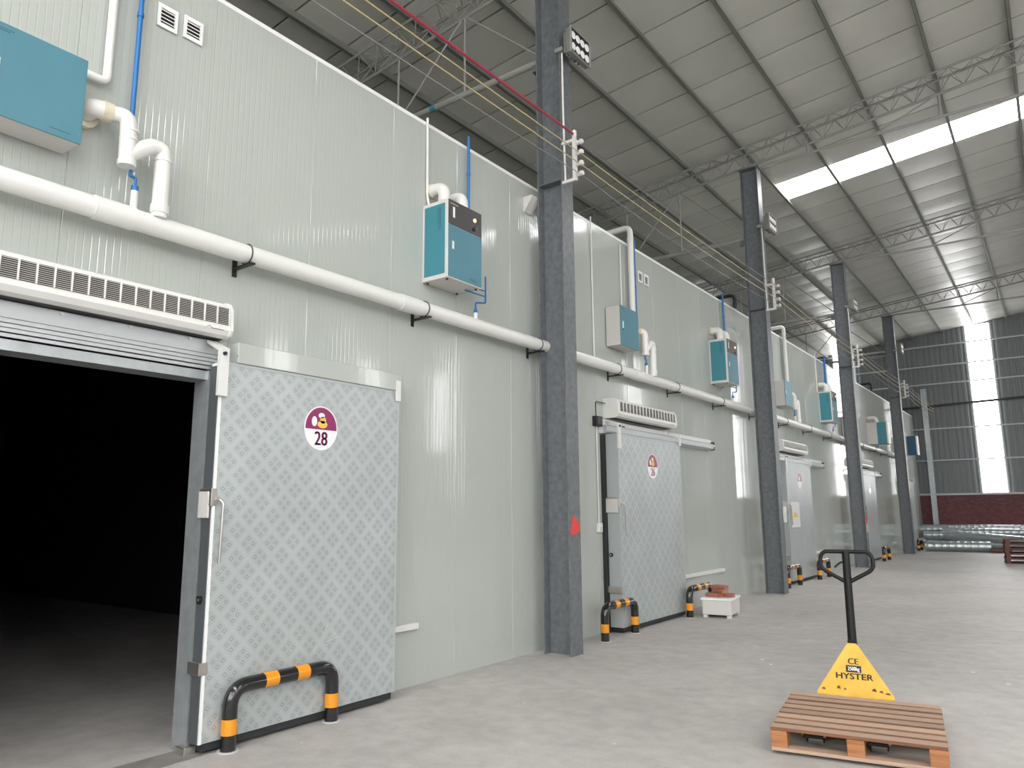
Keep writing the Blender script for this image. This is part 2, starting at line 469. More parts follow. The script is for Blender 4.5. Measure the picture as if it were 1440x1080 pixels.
# ---- right and rear walls, unseen; strips added and sized to light the hall
wr = empty('wall_right', (22.2, 0, 0), 'far right side wall of pale sheets', 'wall', kind='structure')
MB().box(0, .2, -10, END, 0, 9.3).part('sheet', 'sheet_pale', wr)
for i in range(8):
    y = -8 + i * 5.4
    MB().box(22.12, 22.18, y, y + .95, 4.8, 8.95).thing(f'window_{wn}', 'wallstrip', 'unseen daylight strip added in the right side wall', 'window', kind='structure'); wn += 1
wb = empty('wall_rear', (0, -10, 0), 'rear wall of pale sheets behind the camera', 'wall', kind='structure')
MB().box(-14, 22.4, -.2, 0, 0, 10.4).part('sheet', 'sheet_pale', wb)
for x in (1.5, 7, 12.5, 18):
    MB().box(x, x + 2.5, -9.98, -9.92, 3.2, 8.9).thing(f'window_{wn}', 'wallstrip', 'unseen daylight strip added in the rear wall', 'window', kind='structure'); wn += 1
MB().box(-14.2, -14, -10, END, 0, 9).thing('wall_outer_left', 'sheet_pale', 'outer left wall behind the cold rooms', 'wall', kind='structure')

# ---- roof: insulated sheets, purlins
roof = empty('ceiling', (0, 0, 0), 'pitched roof of grey foil-faced insulation sheets on purlins', 'ceiling', kind='structure')
def roof_sheet(x0, x1, w=.968, sag=.016, seg=6):
    mb = MB(); vs = []
    for x in (x0, x1):
        for i in range(seg + 1):
            t = i / seg; vs.append((x, t * w, roofz(x) - sag * (1 - (2 * t - 1) ** 2)))
    n = seg + 1
    mb.add(vs, [(i, i + 1, n + i + 1, n + i) for i in range(seg)], True)
    mb.add([(x0, 0, roofz(x0)), (x1, 0, roofz(x1)), (x1, 0, roofz(x1) + .03), (x0, 0, roofz(x0) + .03),
            (x0, w, roofz(x0)), (x1, w, roofz(x1)), (x1, w, roofz(x1) + .03), (x0, w, roofz(x0) + .03)],
           [(0, 1, 2, 3), (4, 7, 6, 5), (3, 2, 6, 7), (0, 3, 7, 4), (1, 5, 6, 2)])
    return mb
def rs_mesh(x0, x1):
    me = roof_sheet(x0, x1).mesh('roof_sheet'); me.materials.append(MATS['roof_foil']); return me
lw, rw_, ls = rs_mesh(-14, 11), rs_mesh(11, 22.4), rs_mesh(-14, .23)
SKY = {-9: .23, -2: .23, 17: .23}
for yy in range(-10, 37):
    if yy in SKY: shared('roof_sheet', ls, roof, (0, yy + .008, 0))
    else: shared('roof_sheet', lw, roof, (0, yy + .008, 0))
    if yy not in (-7, -1, 4): shared('roof_sheet', rw_, roof, (0, yy + .008, 0))
MB().add([(-14, -10, roofz(-14) + .1), (11, -10, roofz(11) + .1), (11, 37.0, roofz(11) + .1), (-14, 37.0, roofz(-14) + .1), (22.4, -10, roofz(22.4) + .1), (22.4, 37.0, roofz(22.4) + .1)],
         [(0, 1, 2, 3), (1, 4, 5, 2)]).part('backing_sheet', 'deck', roof)  # sheet added above the roof sheets to block light leaks at the joints
pm = None
for i in range(-12, 18):
    x = .31 + 1.186 * i
    if x > 22: break
    mb = MB(); w, h, t = .055, .15, .006
    # lipped channel, open to +x
    for a in ((-w / 2, -w / 2 + t, -h, 0), (-w / 2, w / 2, -h, -h + t), (w / 2 - t, w / 2, -h, -h + .02)):
        mb.box(a[0], a[1], -10, END - .02, a[2], a[3])
    mb.part('purlin', 'purlin', roof, (x, 0, roofz(x) - .014))
def skylight(x0, x1, y0, label):
    global wn
    MB().add([(x0, y0, roofz(x0)), (x1, y0, roofz(x1)), (x1, y0 + .984, roofz(x1)), (x0, y0 + .984, roofz(x0)),
              (x0, y0, roofz(x0) + .03), (x1, y0, roofz(x1) + .03), (x1, y0 + .984, roofz(x1) + .03), (x0, y0 + .984, roofz(x0) + .03)],
             [(0, 3, 2, 1), (4, 5, 6, 7), (0, 1, 5, 4), (1, 2, 6, 5), (2, 3, 7, 6), (3, 0, 4, 7)]).thing(f'window_{wn}', 'skylight', label, 'skylight', kind='structure'); wn += 1
skylight(.24, 10.9, 17.008, 'long bright translucent skylight strip across the roof')
skylight(.24, 10.9, -1.992, 'unseen skylight strip added in the roof just behind the camera')  # out-of-view skylights behind the camera, added to light the near end
skylight(.24, 10.9, -8.992, 'unseen skylight strip added in the roof far behind the camera')
for yy in (-7, -1, 4): skylight(11.1, 22.0, yy + .008, 'unseen skylight strip added in the right roof slope')  # right-slope skylights added out of view to balance the light

# ================================================================== STEEL FRAME
COLY = [7.22, 14.52, 22.02, 29.35]
COLDX = {7.22: 0., 14.52: .115, 22.02: .12, 29.35: .17}
CX0, CX1, FW = .15, .50, .25
col_labels = ['nearest dark blue-grey steel H column, red tag at chest height',
              'second dark steel H column from the camera, beside the pale warning sign',
              'third dark steel H column, with red and tan tags on it',
              'farthest dark steel H column, near the pile of silver ducts']
for y, lab in zip(COLY, col_labels):
    c = empty('steel_column', (COLDX[y], y, 0), lab, 'column', 'steel columns along the white wall')
    MB().box(CX0, CX0 + .014, -FW / 2, FW / 2, .0, 8.43).part('flange', 'steel_col', c)
    MB().box(CX1 - .014, CX1, -FW / 2, FW / 2, .0, 8.43).part('flange', 'steel_col', c)
    MB().box(CX0 + .014, CX1 - .014, -.006, .006, .0, 8.43).part('web', 'steel_col', c)
    MB().box(CX0 - .03, CX1 + .03, -FW / 2 - .03, FW / 2 + .03, 8.43, 8.45).part('cap_plate', 'steel_col', c)
    MB().box(CX0 + .014, CX1 - .014, -FW / 2 + .01, -.006, 5.46, 5.472).part('stiffener', 'steel_col', c)
tr_labels = ['nearest lattice roof truss, above the nearest steel column', 'second lattice roof truss, just before the bright roof skylight',
             'third lattice roof truss, just beyond the bright roof skylight', 'farthest lattice roof truss, before the far wall']
for y, lab in zip(COLY, tr_labels):
    t = empty('roof_truss', (0, y, 8.45), lab, 'truss', 'lattice roof trusses')
    zu = lambda x: roofz(x) - .20 - 8.45
    zl = lambda x: roofz(x) - .56 - 8.45
    X0, X1 = -13.5, 10.9
    for dy in (-.16, .16):
        MB().tube([(X0, dy, zu(X0)), (X1, dy, zu(X1))], .022, 6).part('top_chord', 'truss', t)
    MB().tube([(X0, 0, zl(X0)), (X1, 0, zl(X1))], .026, 6).part('bottom_chord', 'truss', t)
    mb = MB(); x = X0; kk = 0
    while x < X1 - .3:
        for dy in (-.16, .16):
            mb.tube([(x, dy, zu(x)), (x + .2, 0, zl(x + .2))], .008, 4, False)
            mb.tube([(x + .2, 0, zl(x + .2)), (x + .4, dy, zu(x + .4))], .008, 4, False)
        mb.tube([(x, -.16, zu(x)), (x + .2, .16, zu(x + .2))], .008, 4, False)
        mb.tube([(x + .2, .16, zu(x + .2)), (x + .4, -.16, zu(x + .4))], .008, 4, False)
        x += .4
    mb.part('lacing', 'truss', t)['kind'] = 'stuff'
    # horizontal tie tube from the column head to the right, with posts and braces
    MB().tube([(.30 + COLDX[y], 0, .025), (10.9, 0, .025)], .028, 8).part('tie_tube', 'strut', t)
    for x in (1.6, 3.9, 6.2, 8.5):
        MB().tube([(x, 0, .03), (x, 0, zl(x))], .022, 6).part('tie_post', 'strut', t)
    for x in (2.75, 5.1, 7.4):
        MB().tube([(x, 0, .02), (x + 1.15, 0, zl(x + 1.15))], .014, 6).part('tie_brace', 'strut', t)
    # low strut to the left, hung from the truss
    zs = (7.20 if y < 8 else 7.0) - 8.45
    MB().tube([(-6.0, 0, zs - .02), (CX0 + COLDX[y], 0, zs)], .045, 10).part('low_strut', 'strut', t)
    MB().box(CX0 + COLDX[y] - .11, CX0 + COLDX[y], -.05, .05, zs - .14, zs - .05).part('strut_cleat', 'steel_col', t)
    for x in (-1.12, -2.4, -3.7):
        MB().tube([(x, 0, zs), (x, 0, zl(x))], .017, 6).part('hanger', 'strut', t)
    MB().tube([(-1.10, 0, zl(-1.1)), (CX0 + COLDX[y], 0, zs + .06)], .016, 6).part('brace', 'strut', t)
    MB().tube([(-1.16, 0, zl(-1.1)), (-2.36, 0, zs + .04)], .014, 6).part('brace', 'strut', t)
    MB().tube([(-3.66, 0, zl(-3.7)), (-2.44, 0, zs + .04)], .014, 6).part('brace', 'strut', t)
    if y < 8: MB().tube([(-1.74, 0, zs - .005), (-1.64, 0, zs - .005)], .047, 10).part('tape_band', 'teal_side', t, label='green tape wrapped round the strut')

# ---- floodlights, insulator brackets, conduits, wires
fl_labels = ['rectangular eight-lens floodlight on the nearest column', 'square-looking floodlight on the second column',
             'small floodlight on the third column', 'tiny floodlight on the farthest column']
def floodlight(y, lab):
    t = empty('floodlight', (CX1 + COLDX[y], y + .06, 7.05), lab, 'floodlight', 'floodlights on the columns')
    MB().box(-.06, .05, -.20, -.12, .08, .13).part('mounting_arm', 'strut', t)
    MB().box(.04, .12, -.10, .10, .06, .22).part('bracket', 'strut', t)
    hs = MB().box(.12, .19, -.225, .225, 0, .33, .012).part('housing', 'purlin', t)
    MB().box(.185, .205, -.235, .235, -.01, .005).box(.185, .205, -.235, .235, .325, .34).box(.185, .205, -.235, -.215, .005, .325).box(.185, .205, .215, .235, .005, .325).part('bezel', 'strut', t)
    MB().box(.186, .192, -.215, .215, .005, .325).part('face_plate', 'black', t)
    for i in range(5):
        MB().box(.07, .12, -.19 + i * .08, -.18 + i * .08, .03, .30).part('cooling_fin', 'purlin', hs)
    for r in range(2):
        for q in range(4):
            yy, zz = -.162 + q * .108, .09 + r * .15
            MB().tube([(.190, yy, zz), (.198, yy, zz), (.202, yy, zz)], .05, 14, True, [.050, .050, .036]).part('lens', 'lens', t)
    return t
for i, (y, lab) in enumerate(zip(COLY, fl_labels)): floodlight(y, lab)

ins_labels = ['white insulator bracket on the nearest column, red cable tied to its top', 'white insulator bracket on the second column',
              'white insulator bracket on the third column', 'white insulator bracket on the farthest column']
WZ = [5.87, 5.74, 5.60, 5.47]
for i, (y, lab) in enumerate(zip(COLY, ins_labels)):
    t = empty('insulator_bracket', (CX1 + COLDX[y], y - .1, 5.40), lab, 'insulator bracket', 'insulator brackets on the columns')
    MB().box(.15, .195, -.02, .02, 0, .56).part('upright', 'porcelain', t)
    MB().box(.0, .15, -.015, .015, 0, .035).part('arm', 'porcelain', t)
    MB().box(.0, .15, -.015, .015, .50, .535).part('arm', 'porcelain', t)
    for z in WZ:
        zz = z - 5.40
        MB().tube([(.195, 0, zz), (.215, 0, zz), (.225, 0, zz), (.245, 0, zz), (.255, 0, zz), (.285, 0, zz)], .03, 12, True, [.018, .034, .024, .024, .036, .026]).part('spool', 'porcelain', t)
    MB().tube([(.172, 0, .56), (.172, 0, .58), (.172, 0, .60), (.172, 0, .615), (.172, 0, .64)], .03, 12, True, [.02, .034, .022, .034, .018]).part('top_spool', 'porcelain', t)
cd_labels = ['white conduit down the nearest column from its floodlight', 'white conduit down the second column from its floodlight',
             'white conduit down the third column from its floodlight', 'white conduit down the farthest column from its floodlight']
for y, lab in zip(COLY, cd_labels):
    MB().tube(fillet([(CX1 + COLDX[y] + .016, y - .09, 7.12), (CX1 + COLDX[y] + .016, y - .09, 6.3), (CX1 + COLDX[y] + .018, y - .07, 5.42)], .1), .013, 8).thing('conduit', 'pvc', lab, 'conduit', 'floodlight conduits')
def wire(z, x, r, mat, y0, y1, label, name='power_wire', sag=.05):
    pts = []; ys = [-3.0] + [c - .1 for c in COLY] + [36.25]; dxs = {round(c - .1, 3): COLDX[c] for c in COLY}; dxs[-3.0] = 0.; dxs[36.25] = .17
    ys = [q for q in ys if y0 - .01 <= q <= y1 + .01]
    for a, b in zip(ys[:-1], ys[1:]):
        for q in range(8):
            t = q / 8; pts.append((x + dxs[round(a, 3)] * (1 - t) + dxs[round(b, 3)] * t, a + (b - a) * t, z - sag * 4 * t * (1 - t)))
    pts.append((x + dxs[round(ys[-1], 3)], ys[-1], z))
    MB().tube(pts, r, 6).thing(name, mat, label, 'wire', 'wires strung along the columns')
wire(WZ[1], .735, .007, 'wire_yellow', -3, 37, 'upper of the two bright yellow wires along the columns')
wire(WZ[2], .735, .007, 'wire_yellow', -3, 37, 'lower of the two bright yellow wires along the columns')
wire(WZ[3], .735, .005, 'wire_thin', -3, 37, 'lowest thin grey wire along the columns', sag=.10)
wire(WZ[0], .735, .005, 'wire_thin', COLY[0] - .1, 37, 'topmost thin wire running on from the nearest column')
pts = [(.672, -3 + (10.12) * t, 5.985 - .06 * 4 * t * (1 - t)) for t in [i / 14 for i in range(15)]]
MB().tube(pts, .014, 7).thing('red_cable', 'wire_red', 'thick dark red cable ending at the nearest column', 'cable')

# ================================================================== DRAIN PIPE ALONG THE WALL
PX, PZ, PR = .15, 3.475, .071
t = empty('drain_pipe', (PX, 0, PZ), 'long white drain pipe running along the whole wall', 'pipe')
seg = [(-1.9, 4.9), (4.9, 9.6), (9.6, 16.0), (16.0, 24.0), (24.0, 32.6)]
for a, b in seg:
    MB().tube([(0, a, 0), (0, b, 0)], PR, 20).part('pipe_length', 'pvc', t)
for y in (2.16, 4.9, 9.6, 16.0, 24.0):
    MB().tube([(0, y - .13, 0), (0, y + .13, 0)], PR + .007, 20).part('coupling', 'pvc', t)
MB().tube([(0, 32.52, 0), (0, 32.66, 0)], PR + .008, 20).part('end_cap', 'pvc', t)
by = [1.2] + [3.15 + 1.95 * i for i in range(16)]
bm_ = MB().box(-PX, -PX + .006, -.02, .02, -.15, .02).box(-PX, .09, -.02, .02, -.095, -.082).box(-PX + .006, -PX + .012, -.003, .003, -.15, -.08)
bm_.tube([(.0 + (PR + .006) * math.cos(a), 0, (PR + .006) * math.sin(a)) for a in [R(20 * i - 90) for i in range(0, 19)]], .005, 5, False)
me = bm_.mesh('bracket'); me.materials.append(MATS['black'])
for y in by: shared('bracket', me, t, (0, y, 0))

# ================================================================== COLD ROOM DOORS
def sticker(parent, x, y, z, number, top='maroon', s=1.0):
    st = MB()
    def oval(a0, a1, flat_z, x, n=24):
        pts = []
        for i in range(n + 1):
            a = a0 + (a1 - a0) * i / n
            k = 1.0
            pts.append((x, y + .165 * s * math.cos(a), z + .175 * s * math.sin(a)))
        return pts
    p = oval(0, 2 * math.pi, 0, x + .001, 40)[:-1]; n = len(p)
    st.add(p + [(q[0] + .0015, q[1], q[2]) for q in p], [tuple(range(n))[::-1], tuple(range(n, 2 * n))] + [(i, (i + 1) % n, n + (i + 1) % n, n + i) for i in range(n)])
    o = st.part('sticker', 'sticker_white', parent, label='oval door sticker, dark red above and white below')
    q = [(x + .0032, y + .155 * s * math.cos(a), z + .165 * s * math.sin(a)) for a in [R(-4 + 188 * i / 24) for i in range(25)]]
    MB().add(q, [tuple(range(len(q)))]).part('sticker_field', top, o)
    # plain yellow motif: a generic rounded ornament
    def blob(cy, cz, ry, rz, mat):
        q = [(x + .0040, y + s * (cy + ry * math.cos(a)), z + s * (cz + rz * math.sin(a))) for a in [2 * math.pi * i / 14 for i in range(14)]]
        MB().add(q, [tuple(range(14))]).part('sticker_motif', mat, o)
    blob(.01, .03, .05, .03, 'sticker_yellow'); blob(.015, .065, .03, .028, 'sticker_yellow'); blob(.0, .10, .032, .022, 'sticker_white')
    blob(-.07, .05, .026, .04, 'sticker_white')
    if number:
        [text_part(number, .155 * s, lambda u, v: (x + .0046, y + u + q, z - .088 * s + v), top, o, 'number', .85) for q in (-.004, .004)]
    return o

def cold_door(name, y0, y1, lab, number, top, track_end, open_=False):
    """sliding slab: local frame has its origin on the floor at the slab's near edge"""
    w = y1 - y0
    t = empty(name, (0, y0, 0), lab, 'door', 'sliding cold room doors')
    XB, XF = (.125, .235) if open_ else (.050, .235)
    edge = 'white_trim' if open_ else 'door_edge'
    ZB, ZT = .07, (2.60 if open_ else 2.555)
    fr = MB().box(XB, XF, 0, w, ZB, ZT, .004).part('slab', 'door_sheet', t)
    MB().box(XB + .005, XF + .003, -.012, .006, ZB, ZT).part('edge_trim', edge, t)
    MB().box(XB + .005, XF + .003, w - .005, w + .006, ZB, ZT).part('edge_trim', 'door_edge', t)
    MB().box(XB + .01, XF + .003, 0, w, ZT - .01, ZT + .012).part('edge_trim', 'door_edge', t)
    if open_: MB().box(XB, XF - .012, -.02, -.012, ZB, ZT - .02).part('edge_gasket', 'gasket_grey', t)
    MB().box(XB - .01, XF - .01, .02, w - .02, .02, ZB).part('bottom_gasket', 'rubber', t)
    # latch and hooked handle
    MB().box(XB - .03, XF + .006, -.03, .02, 1.60, 1.72, .006).part('latch', 'chrome', t)
    MB().box(XB - .03, XF - .02, -.035, -.02, 1.52, 1.70, .004).part('latch_plate', 'cabinet', t)
    MB().tube(fillet([(XF - .03, .0, 1.645), (XF + .035, .02, 1.645), (XF + .055, .035, 1.62), (XF + .05, .075 if not open_ else .03, 1.22)], .03), .011, 8).part('handle', 'chrome', t)
    MB().box(XB - .02, XF + .006, -.045, .02, .50, .58, .004).part('lower_latch', 'chrome', t)
    MB().cyl((XB + .05, -.04, .98), (XB + .05, -.02, .98), .025, 10).part('roller', 'black', t)
    MB().cyl((XB + .05, -.04, .98), (XB + .05, -.045, .98), .012, 8).part('roller_bolt', 'chrome', t)
    # hanger arms over the track
    MB().prism([(XF + .01, 2.36), (XF + .035, 2.36), (XF + .035, 2.70), (XB - .03, 2.78), (XB - .03, 2.755), (XF + .01, 2.68)], 'y', -.045, .03).part('hanger', 'white_paint', t)
    MB().prism([(XF + .01, 2.52), (XF + .03, 2.52), (XF + .03, 2.70), (XB - .03, 2.76), (XB - .03, 2.74), (XF + .01, 2.68)], 'y', w - .05, w - .005).part('hanger', 'white_paint', t)
    MB().cyl((XF + .035, -.01, 2.66), (XF + .05, -.01, 2.66), .014, 8).part('bolt', 'black', t)
    MB().box(XF + .005, XF + .012, .11, .19, 2.655, 2.672).part('release_pin', 'black', t)
    sticker(t, XF, w * .51, 2.21 if open_ else 2.17, number, top)
    return t
d1 = cold_door('cold_room_door', 2.95, 4.70, 'open sliding door with quilted metal face and sticker 28', '28', 'maroon', 4.78, True)
d2 = cold_door('cold_room_door', 8.80, 10.80, 'closed sliding door with sticker 26 between first and second columns', '26', 'sticker_red', 12.5)
d3 = cold_door('cold_room_door', 16.30, 18.25, 'closed sliding door beyond the second column, warning sign on it', None, 'sticker_red', 20)
d4 = dup(d3, (0, 23.9, 0), 'closed sliding door beyond the third column')
d5 = dup(d3, (0, 31.5, 0), 'closed sliding door beyond the farthest column')
# writing scuffed on door 28
for (yy, zz, L, a) in ((.98, .62, .10, 60), (1.04, .60, .07, 20), (1.0, .57, .14, 10), (.90, .50, .06, 75)):
    MB().tube([(.2362, yy, zz), (.2362, yy + L * math.cos(R(a)), zz + L * math.sin(R(a)))], .002, 4, False).part('scuff', 'crate', d1)

# track rails above the doors
def track(y0, y1, lab, closed):
    t = empty('door_track', (0, y0, 2.55), lab, 'door track', 'sliding door tracks')
    L = y1 - y0
    if closed:
        MB().box(.0, .07, 0, L, .02, .20, .004).part('backing_plate', 'white_paint', t)
        MB().prism([(.07, .03), (.115, .03), (.125, .05), (.125, .115), (.115, .13), (.07, .13)], 'y', 0, L).part('rail', 'alu', t)
    else:
        MB().box(.0, .085, 0, L, .0, .232, .004).part('backing_plate', 'alu', t)
        for zz in (.015, .045, .072, .10):
            MB().box(.085, .100, 0, L, zz, zz + .021).part('rail_rib', 'alu', t)
        MB().box(.085, .093, 0, L, .13, .185).part('rail_rib', 'alu', t)
        for i in range(9):
            yy = .25 + i * .42
            MB().cyl((.085, yy, .215), (.093, yy, .215), .011, 8).part('bolt', 'chrome', t)
    MB().box(.03, .13, L - .03, L, .02, .16).part('end_stop', 'black', t)
    MB().cyl((.125, L - .06, .09), (.145, L - .06, .09), .02, 10).part('end_roller', 'white_paint', t)
    return t
track(.85, 4.82, 'ribbed aluminium door track above the open dark doorway', False)
t2 = track(8.7, 12.55, 'white door track above the door with sticker 26', True)
dup(t2, (0, 16.2, 2.55), 'white door track beyond the second column')
dup(t2, (0, 23.8, 2.55), 'white door track beyond the third column')
# smooth cover over the track of the open door
MB().box(.10, .25, 3.06, 4.73, 2.614, 2.765, .006).thing('track_cover', 'wall_panel', 'smooth white track cover above the open door with sticker 28', 'cover')

# frame around the open doorway
t = empty('door_1', (0, 2.92, 0), 'galvanised frame around the open dark doorway', 'door frame', kind='structure')
MB().box(-.06, .112, .005, .034, 0, 2.55).part('jamb', 'galv', t)
MB().box(-.10, .085, -2.02, .005, 2.49, 2.60).part('head', 'galv', t)
MB().box(-.10, .112, -2.02, -1.96, 0, 2.55).part('jamb', 'galv', t)
MB().box(.05, .16, -.035, .05, -.0, .05, .005).part('floor_guide', 'chrome', t)
MB().box(.0, .24, .9, 3.25, 0, .004).thing('trim_1', 'concrete_dark', 'thin dark threshold strip of the open doorway', 'threshold', kind='structure')  # thin plate in a darker tone along the doorway floor
# far-door jamb strips (dark gap left of the closed doors)
for y, lab in ((8.72, 'dark gasket frame beside the door with sticker 26'), (16.22, 'dark gasket frame beside the door beyond the second column'), (23.82, 'dark gasket frame beside the door beyond the third column')):
    MB().box(.0, .046, y + .01, y + .09, 0, 2.55).thing('door_gasket', 'rubber', lab, 'gasket', 'gaskets of the closed doors')

# floor-level guide rails on the wall
MB().box(0, .05, 11.0, 12.95, .49, .545, .006).thing('guide_rail', 'white_paint', 'low white guide rail on the wall behind the brick crate', 'rail')
MB().box(0, .06, 4.85, 5.19, .50, .555, .006).thing('guide_rail', 'white_paint', 'short white guide rail stub beside the open door', 'rail')
MB().box(0, .05, 18.3, 20.2, .49, .545, .006).thing('guide_rail', 'white_paint', 'low white guide rail between second and third columns', 'rail')

# ---- air curtains
def air_curtain(y0, L, lab):
    t = empty('air_curtain', (0, y0, 2.79), lab, 'air curtain', 'air curtains above the doors')
    prof = [(0, 0), (.16, 0), (.20, .015), (.225, .05), (.215, .20), (.19, .245), (.15, .262), (0, .262)]
    MB().prism(prof, 'y', 0, L).part('housing', 'pvc', t)
    MB().prism([(0, -.004), (.165, -.004), (.21, .012), (.235, .05), (.223, .205), (.195, .254), (.15, .271), (0, .271)], 'y', L - .02, L + .002).part('end_cap', 'pvc', t)
    MB().prism([(0, -.004), (.165, -.004), (.21, .012), (.235, .05), (.223, .205), (.195, .254), (.15, .271), (0, .271)], 'y', -.002, .02).part('end_cap', 'pvc', t)
    # intake grille: dark band, white slats, white ribs
    def px(z): return .225 - (z - .05) / .15 * .010
    g = MB().add([(px(.088) + .001, .05, .088), (px(.088) + .001, L - .03, .088), (px(.228) + .001, L - .03, .215), (px(.228) + .001, .05, .215)], [(0, 1, 2, 3)]).part('grille_opening', 'grille_dark', t)
    nsl = 10
    for i in range(nsl):
        z = .095 + i * .0125
        x = px(z)
        MB().add([(x + .002, .05, z), (x + .002, L - .03, z), (x + .009, L - .03, z - .003), (x + .009, .05, z - .003), (x + .002, .05, z + .003), (x + .002, L - .03, z + .003)],
                 [(0, 1, 2, 3), (3, 2, 5, 4)]).part('slat', 'cabinet', g)
    n = int(L / .1)
    for i in range(n + 1):
        y = .05 + (L - .08) * i / n
        MB().box(px(.09) - .004, px(.09) + .010, y - .004, y + .004, .088, .215).part('rib', 'pvc', g)
    MB().box(.05, .15, .03, L - .03, -.004, -.001).part('outlet_slot', 'grille_dark', t)
    # small maker's mark
    MB().tube([(px(.045) - .008 + .009, L - .20, .050), (px(.045) + .001, L - .18, .062), (px(.045) + .001, L - .16, .046), (px(.045) + .001, L - .07, .046)], .002, 4, False).part('maker_mark', 'print_dark', t)
    return t
air_curtain(1.1, 1.92, 'white air curtain with dark slatted grille above the open doorway')
ac = air_curtain(8.85, 1.90, 'white air curtain above the door with sticker 26')
dup(ac, (0, 16.3, 2.79), 'white air curtain beyond the second column')
dup(ac, (0, 23.9, 2.79), 'white air curtain beyond the third column')

# ================================================================== WALL UNITS
def print_lines(parent, fn, rows, mat='print_dark'):
    for (u0, u1, v0, v1) in rows:
        MB().add([fn(u0, v0), fn(u1, v0), fn(u1, v1), fn(u0, v1)], [(0, 1, 2, 3)]).part('print_line', mat, parent)

def tall_unit(y0, lab):
    """white cased unit with teal side, charcoal control strip and teal door; ducts on top"""
    t = empty('refrigeration_unit', (0, y0, 3.80), lab, 'refrigeration unit', 'tall wall units with control panels')
    W, D, H = .53, .335, .81
    MB().box(0, D, 0, W, 0, H, .006).part('case', 'cabinet', t)
    s = MB().box(.03, D - .035, -.004, 0, .045, H - .04).part('side_panel', 'teal_side', t)
    MB().box(.03, D - .035, W, W + .004, .045, H - .04).part('side_panel', 'teal_side', t)
    print_lines(s, lambda u, v: (u, -.0052, v), [(.225, .232, .50 + .008 * 0, .74), (.205, .211, .56, .74), (.240, .246, .52, .73)], 'teal_dark')
    d = MB().box(D, D + .006, .006, W - .006, .012, .545, .002).part('door', 'teal', t)
    MB().box(D + .006, D + .012, .06, .085, .30, .38, .002).part('handle', 'print_white', d)
    print_lines(d, lambda u, v: (D + .0068, u, v), [(.33, .46, .045, .052), (.33, .42, .060, .066)], 'teal_dark')
    c = MB().box(D, D + .006, .006, W - .006, .55, H - .004, .002).part('control_panel', 'charcoal', t)
    MB().box(D + .006, D + .008, .07, .10, .63, .74).part('label_plate', 'print_white', c)
    print_lines(c, lambda u, v: (D + .0068, u, v), [(.03, .15, .765, .772)], 'cabinet')
    MB().tube([(D + .006, .41, .70), (D + .014, .41, .70), (D + .018, .41, .70)], .02, 12, True, [.02, .02, .012]).part('indicator_lamp', 'amber', c, label='lit amber indicator lamp')
    MB().cyl((D + .006, .395, .60), (D + .02, .395, .60), .02, 12).part('knob', 'black', c)
    for fy in (.04, W - .04):
        for fx in (.04, D - .04): MB().cyl((fx, fy, -.015), (fx, fy, 0), .012, 8).part('foot', 'black', t)
    for (yy, zz, xx) in ((.11, 1.0, .19), (.38, .985, .20)):
        e = MB().tube(fillet([(0, yy, zz), (xx, yy, zz), (xx, yy, H)], .12, 8), .062, 18).part('duct_elbow', 'pvc', t)
        MB().tube([(xx, yy, H + .035), (xx, yy, H + .05)], .067, 18).part('collar', 'pvc', e)
        MB().tube([(.005, yy, zz), (.04, yy, zz)], .074, 14).part('foam_seal', 'foam', e)
    # blue drain with funnel
    dr = MB().tube([(.20, W - .02, .05), (.20, W + .24, .06)], .008, 6).tube([(.20, W - .10, -.01), (.20, W + .24, .0)], .008, 6)
    dr.tube(fillet([(.20, W + .24, .22), (.20, W + .24, -.07), (.17, W + .11, -.09), (.17, W + .11, -.16)], .014, 3), .010, 6)
    dr.tube([(.17, W + .11, -.15), (.17, W + .11, -.20)], .02, 10, True, [.014, .026]).part('drain_tube', 'blue_pvc', t)
    MB().tube([(.17, W + .11, -.20), (.17, W + .11, -.27)], .022, 10).part('drain_funnel', 'pvc', t)
    return t
uB = tall_unit(5.23, 'tall teal unit with charcoal control strip left of the nearest column')
dup(uB, (0, 12.86, 3.80), 'tall teal unit with control strip just left of the second column')
dup(uB, (0, 20.50, 3.80), 'tall teal unit with control strip just left of the third column')

def small_unit(y0, lab, front='teal'):
    t = empty('electrical_cabinet', (0, y0, 3.81), lab, 'cabinet', 'small wall cabinets with teal doors')
    W, D, H = .54, .235, .56
    MB().box(.012, D, 0, W, 0, H, .005).part('case', 'cabinet', t)
    MB().box(0, .012, .03, W - .03, .02, H - .02).part('back_plate', 'purlin', t)
    d = MB().box(D, D + .012, -.004, W + .004, -.004, H + .004, .003).part('door', front, t)
    MB().box(D + .012, D + .020, .05, .075, .24, .34, .003).part('handle', 'print_white', d)
    MB().cyl((D + .012, .062, .22), (D + .018, .062, .22), .01, 8).part('lock', 'black', d)
    print_lines(d, lambda u, v: (D + .0128, u, v), [(.04, .13, .525, .531), (.04, .11, .512, .518), (.36, .48, .035, .040)], 'teal_dark')
    return t
uA = small_unit(1.345, 'large-looking teal wall cabinet cut off by the left photo edge')
dup(uA, (0, 8.97, 3.81), 'small teal wall cabinet just right of the nearest column')
dup(uA, (0, 16.63, 3.81), 'small teal wall cabinet just right of the second column')
dup(uA, (0, 22.9, 3.62), 'small wall cabinet mostly hidden behind the third column')

